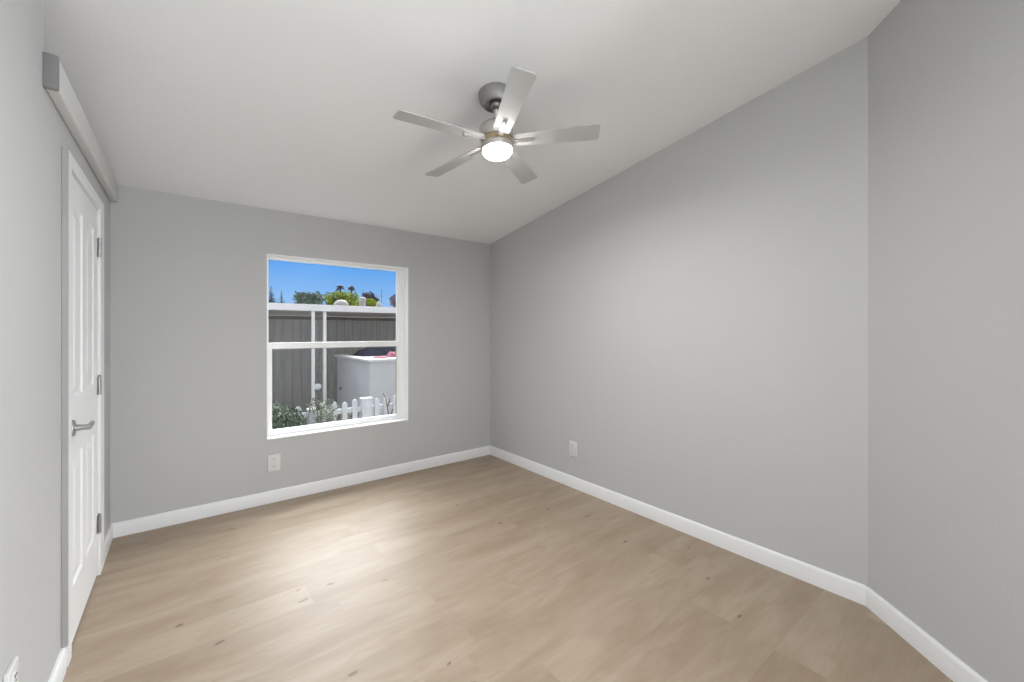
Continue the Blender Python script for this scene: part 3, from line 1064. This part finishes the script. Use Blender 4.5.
def cloth_heap(name, label, cx, cy, z, rx, ry, h, material, seed):
    b = MB()
    n, m_ = 26, 18
    grid = []
    for i in range(n + 1):
        row = []
        for j in range(m_ + 1):
            u, v = i / n * 2 - 1, j / m_ * 2 - 1
            e_ = max(0.0, 1 - (abs(u) ** 2.6 + abs(v) ** 2.6))
            wr_ = noise.noise(Vector((u * 2.2 + seed, v * 2.2, seed * 0.7))) * 0.5 + noise.noise(Vector((u * 5 + seed, v * 5, 1.0))) * 0.25
            zz = z + 0.004 + h * (e_ ** 0.6) * (0.75 + 0.55 * wr_)
            row.append(b.bm.verts.new((cx + rx * u * (1 + 0.12 * wr_), cy + ry * v * (1 + 0.12 * wr_), zz)))
        grid.append(row)
    for i in range(n):
        for j in range(m_):
            b.bm.faces.new((grid[i][j], grid[i + 1][j], grid[i + 1][j + 1], grid[i][j + 1]))
    rim = [grid[i][0] for i in range(n + 1)] + [grid[n][j] for j in range(1, m_ + 1)] + [grid[i][m_] for i in range(n - 1, -1, -1)] + [grid[0][j] for j in range(m_ - 1, 0, -1)]
    low = [b.bm.verts.new((v.co.x, v.co.y, z)) for v in rim]
    for i in range(len(rim)):
        j = (i + 1) % len(rim)
        b.bm.faces.new((rim[i], rim[j], low[j], low[i]))
    b.bm.faces.new(low)
    return tag(b.build(name, material, smooth=60), label, 'cloth')


cloth_heap('folded_tarp', 'dark navy tarp heaped on the top of the grey stucco shed', 2.76, 6.68, 0.876, 0.66, 0.38, 0.20, M['tarp'], 2.0)
cloth_heap('pink_towel', 'crumpled pink towel lying on the stucco shed by the dark tarp', 2.46, 6.04, 0.876, 0.085, 0.12, 0.095, M['pink'], 5.0)
cloth_heap('red_rag', 'flat red rag on the front edge of the stucco shed top', 2.20, 5.86, 0.876, 0.11, 0.07, 0.022, M['red'], 8.0)

# ------------------------------------------------------------------ roof vents on the neighbour's roof
def roof_z(y):
    return 1.68 + (y - 9.4) * 0.12 / 4.6


RV = 11.0
b = MB()
b.lathe([(0.165, -0.004), (0.165, 0.18), (0.18, 0.20), (0.17, 0.25), (0.13, 0.30), (0.07, 0.335), (0.0, 0.345)], 32, Matrix.Translation((3.115, RV, roof_z(RV))))
tag(b.build('dome_vent', M['galv'], nh, smooth=50), label='wide pale domed roof vent')
b = MB()
b.lathe([(0.080, -0.004), (0.080, 0.33), (0.0, 0.33)], 24, Matrix.Translation((3.65, RV, roof_z(RV))))
pv = tag(b.build('pipe_vent', M['galv'], nh, smooth=50), label='upright pale pipe vent')
b = MB()
b.lathe([(0.0, 0.33), (0.095, 0.33), (0.095, 0.37), (0.08, 0.41), (0.04, 0.44), (0.0, 0.445)], 24, Matrix.Translation((3.65, RV, roof_z(RV))))
b.build('rain_cap', M['galv'], pv, smooth=50)
b = MB()
b.lathe([(0.11, -0.004), (0.10, 0.20), (0.07, 0.27), (0.03, 0.33), (0.0, 0.335)], 24, Matrix.Translation((4.09, RV, roof_z(RV))))
tag(b.build('cone_vent', M['galv'], nh, smooth=50), label='tapered white roof vent')
b = MB()
b.tube([(4.16, RV, roof_z(RV)), (4.16, RV, 2.38)], 0.010, 8)
b.tube([(4.10, RV, 2.20), (4.22, RV, 2.20)], 0.007, 8)
b.build('mast', M['wood_pole'], nh)


# ------------------------------------------------------------------ distant trees
def tree(name, label, x, y, base, top, clumps, n, size, material, seed, trunk=0.16, aspect=0.7):
    rng = random.Random(seed)
    root = empty(name, (x, y, base))
    tag(root, label, 'tree', 'trees beyond the neighboring roof')
    leaves_mesh(rng, clumps, n, size, aspect=aspect).build('crown', material, root, recalc=False)
    b = MB()
    cz = sum(c[2] for c, _ in clumps) / len(clumps)
    b.tube([(x, y, base), (x + 0.05, y, (base + cz) / 2), (x, y, cz)], trunk, 10, radii=[trunk, trunk * 0.8, trunk * 0.4])
    for c, r in clumps[:6]:
        b.tube([(x, y, (base + cz) / 2), c], 0.05, 6, radii=[trunk * 0.5, trunk * 0.15])
    b.build('trunk', M['bark'], root, smooth=60)
    return root


def conifer(label, x, y, base, top, wid, seed):
    rng = random.Random(seed)
    root = empty('conifer_tree', (x, y, base))
    tag(root, label, 'tree', 'conifers beyond the neighboring roof')
    b = MB()
    n = 34
    z0 = base + (top - base) * 0.25
    for i in range(n):
        z = z0 + (top - z0) * i / n
        r = wid * (1 - i / n) ** 0.8 + 0.05
        for q in range(16):
            an = rng.uniform(0, 2 * PI)
            rr = r * rng.uniform(0.6, 1.15)
            d = Vector((math.cos(an), math.sin(an), -0.25))
            u = Vector((-math.sin(an), math.cos(an), 0)) * rr * 0.28
            p = Vector((x, y, z))
            vsx = [b.bm.verts.new(q_) for q_ in (p, p + d * rr * 0.6 + u, p + d * rr, p + d * rr * 0.6 - u)]
            b.bm.faces.new(vsx)
    b.build('crown', M['leaf_con'], root, recalc=False)
    b = MB()
    b.tube([(x, y, base), (x, y, top)], 0.1, 8, radii=[0.18, 0.02])
    b.build('trunk', M['bark'], root)
    return root


def palm(label, x, y, base, top, r, seed):
    rng = random.Random(seed)
    root = empty('palm_tree', (x, y, base))
    tag(root, label, 'tree', 'palms beyond the neighboring roof')
    b = MB()
    b.tube([(x, y, base), (x + 0.1, y, (base + top) / 2), (x, y, top)], 0.1, 10, radii=[0.14, 0.10, 0.10])
    b.build('trunk', M['bark'], root, smooth=60)
    for q in range(22):
        b = MB()
        an = q / 22 * 2 * PI + rng.uniform(-0.1, 0.1)
        el = rng.uniform(-0.3, 1.2)
        pts = []
        for s in range(7):
            t = s / 6
            pts.append(Vector((x + math.cos(an) * r * t * math.cos(el * 0.6), y + math.sin(an) * r * t * math.cos(el * 0.6),
                               top + r * (math.sin(el) * t - 0.75 * t * t))))
        sv = Vector((-math.sin(an), math.cos(an), 0))
        w = [0.02, 0.12, 0.17, 0.17, 0.14, 0.09, 0.01]
        left = [b.bm.verts.new(p + sv * w[i] + Vector((0, 0, -w[i] * 0.6))) for i, p in enumerate(pts)]
        mid = [b.bm.verts.new(p) for p in pts]
        right = [b.bm.verts.new(p - sv * w[i] + Vector((0, 0, -w[i] * 0.6))) for i, p in enumerate(pts)]
        for i in range(6):
            b.bm.faces.new((left[i], left[i + 1], mid[i + 1], mid[i]))
            b.bm.faces.new((mid[i], mid[i + 1], right[i + 1], right[i]))
        b.build('frond', M['leaf_palm'], root, recalc=False)
    return root


TY = 45.0
conifer('taller of the two blue-green conifers at the left edge of the sky', 6.36, TY, GZ, 5.60, 1.6, 11)
conifer('shorter right one of the two blue-green conifers at the left of the sky', 7.98, TY + 4.6, GZ, 5.62, 1.3, 12)


def blob(x, y, z, rx, rz, ry=None):
    return ((x, y, z), (rx, ry or rx, rz))


tree('grey_green_tree', 'broad grey-green tree left of the bright green tree', 9.6, TY, GZ, 5.2,
     [blob(8.75, TY, 4.6, 0.42, 0.55), blob(9.3, TY, 4.55, 0.55, 0.60), blob(9.95, TY, 4.5, 0.50, 0.65), blob(10.5, TY, 4.55, 0.45, 0.70), blob(9.6, TY, 3.6, 1.3, 0.9)],
     3200, 0.26, M['leaf_grey'], 31)
tree('bright_green_tree', 'bright yellow-green round tree in the middle of the window sky', 12.7, TY - 3, GZ, 5.2,
     [blob(10.85, TY - 3, 4.4, 0.55, 0.55), blob(11.6, TY - 3, 4.55, 0.65, 0.60), blob(12.3, TY - 3, 4.55, 0.6, 0.62), blob(13.0, TY - 3, 4.45, 0.6, 0.58), blob(13.35, TY - 3, 4.25, 0.45, 0.5), blob(12.2, TY - 3, 3.5, 1.8, 0.9)],
     4600, 0.24, M['leaf_yel'], 32)
tree('dark_purple_tree', 'dark purple-grey tree on the right beside the pipe vent', 15.8, TY, GZ, 5.6,
     [blob(15.2, TY, 4.75, 0.40, 0.62), blob(15.75, TY, 4.85, 0.48, 0.70), blob(16.3, TY, 4.65, 0.42, 0.60), blob(15.7, TY, 3.7, 0.9, 0.8)],
     2600, 0.24, M['leaf_dark'], 33)
tree('low_green_tree', 'small yellow-green tree low between the pipe vent and the mast', 14.5, TY - 5, GZ, 4.6,
     [blob(14.1, TY - 5, 4.05, 0.40, 0.35), blob(14.5, TY - 5, 3.9, 0.45, 0.35), blob(14.3, TY - 5, 3.3, 0.6, 0.5)],
     1200, 0.22, M['leaf_yel'], 35)
tree('plum_tree', 'plum-coloured tree crown cut off by the right side of the window', 10.5, 25.0, GZ, 3.6,
     [blob(10.25, 25, 3.18, 0.24, 0.36), blob(10.55, 25, 3.15, 0.35, 0.48), blob(10.9, 25, 3.0, 0.4, 0.5)],
     1500, 0.16, M['leaf_plum'], 34)
palm('left palm rising above the bright green tree', 13.2, TY + 2, GZ, 6.15, 0.55, 41)
palm('right palm rising above the bright green tree', 14.98, TY + 4, GZ, 6.42, 0.50, 42)
# narrow cypress next to the dark tree
conifer('narrow dark cypress spire at the left of the dark purple tree', 16.65, TY + 5, GZ, 6.30, 0.9, 13)
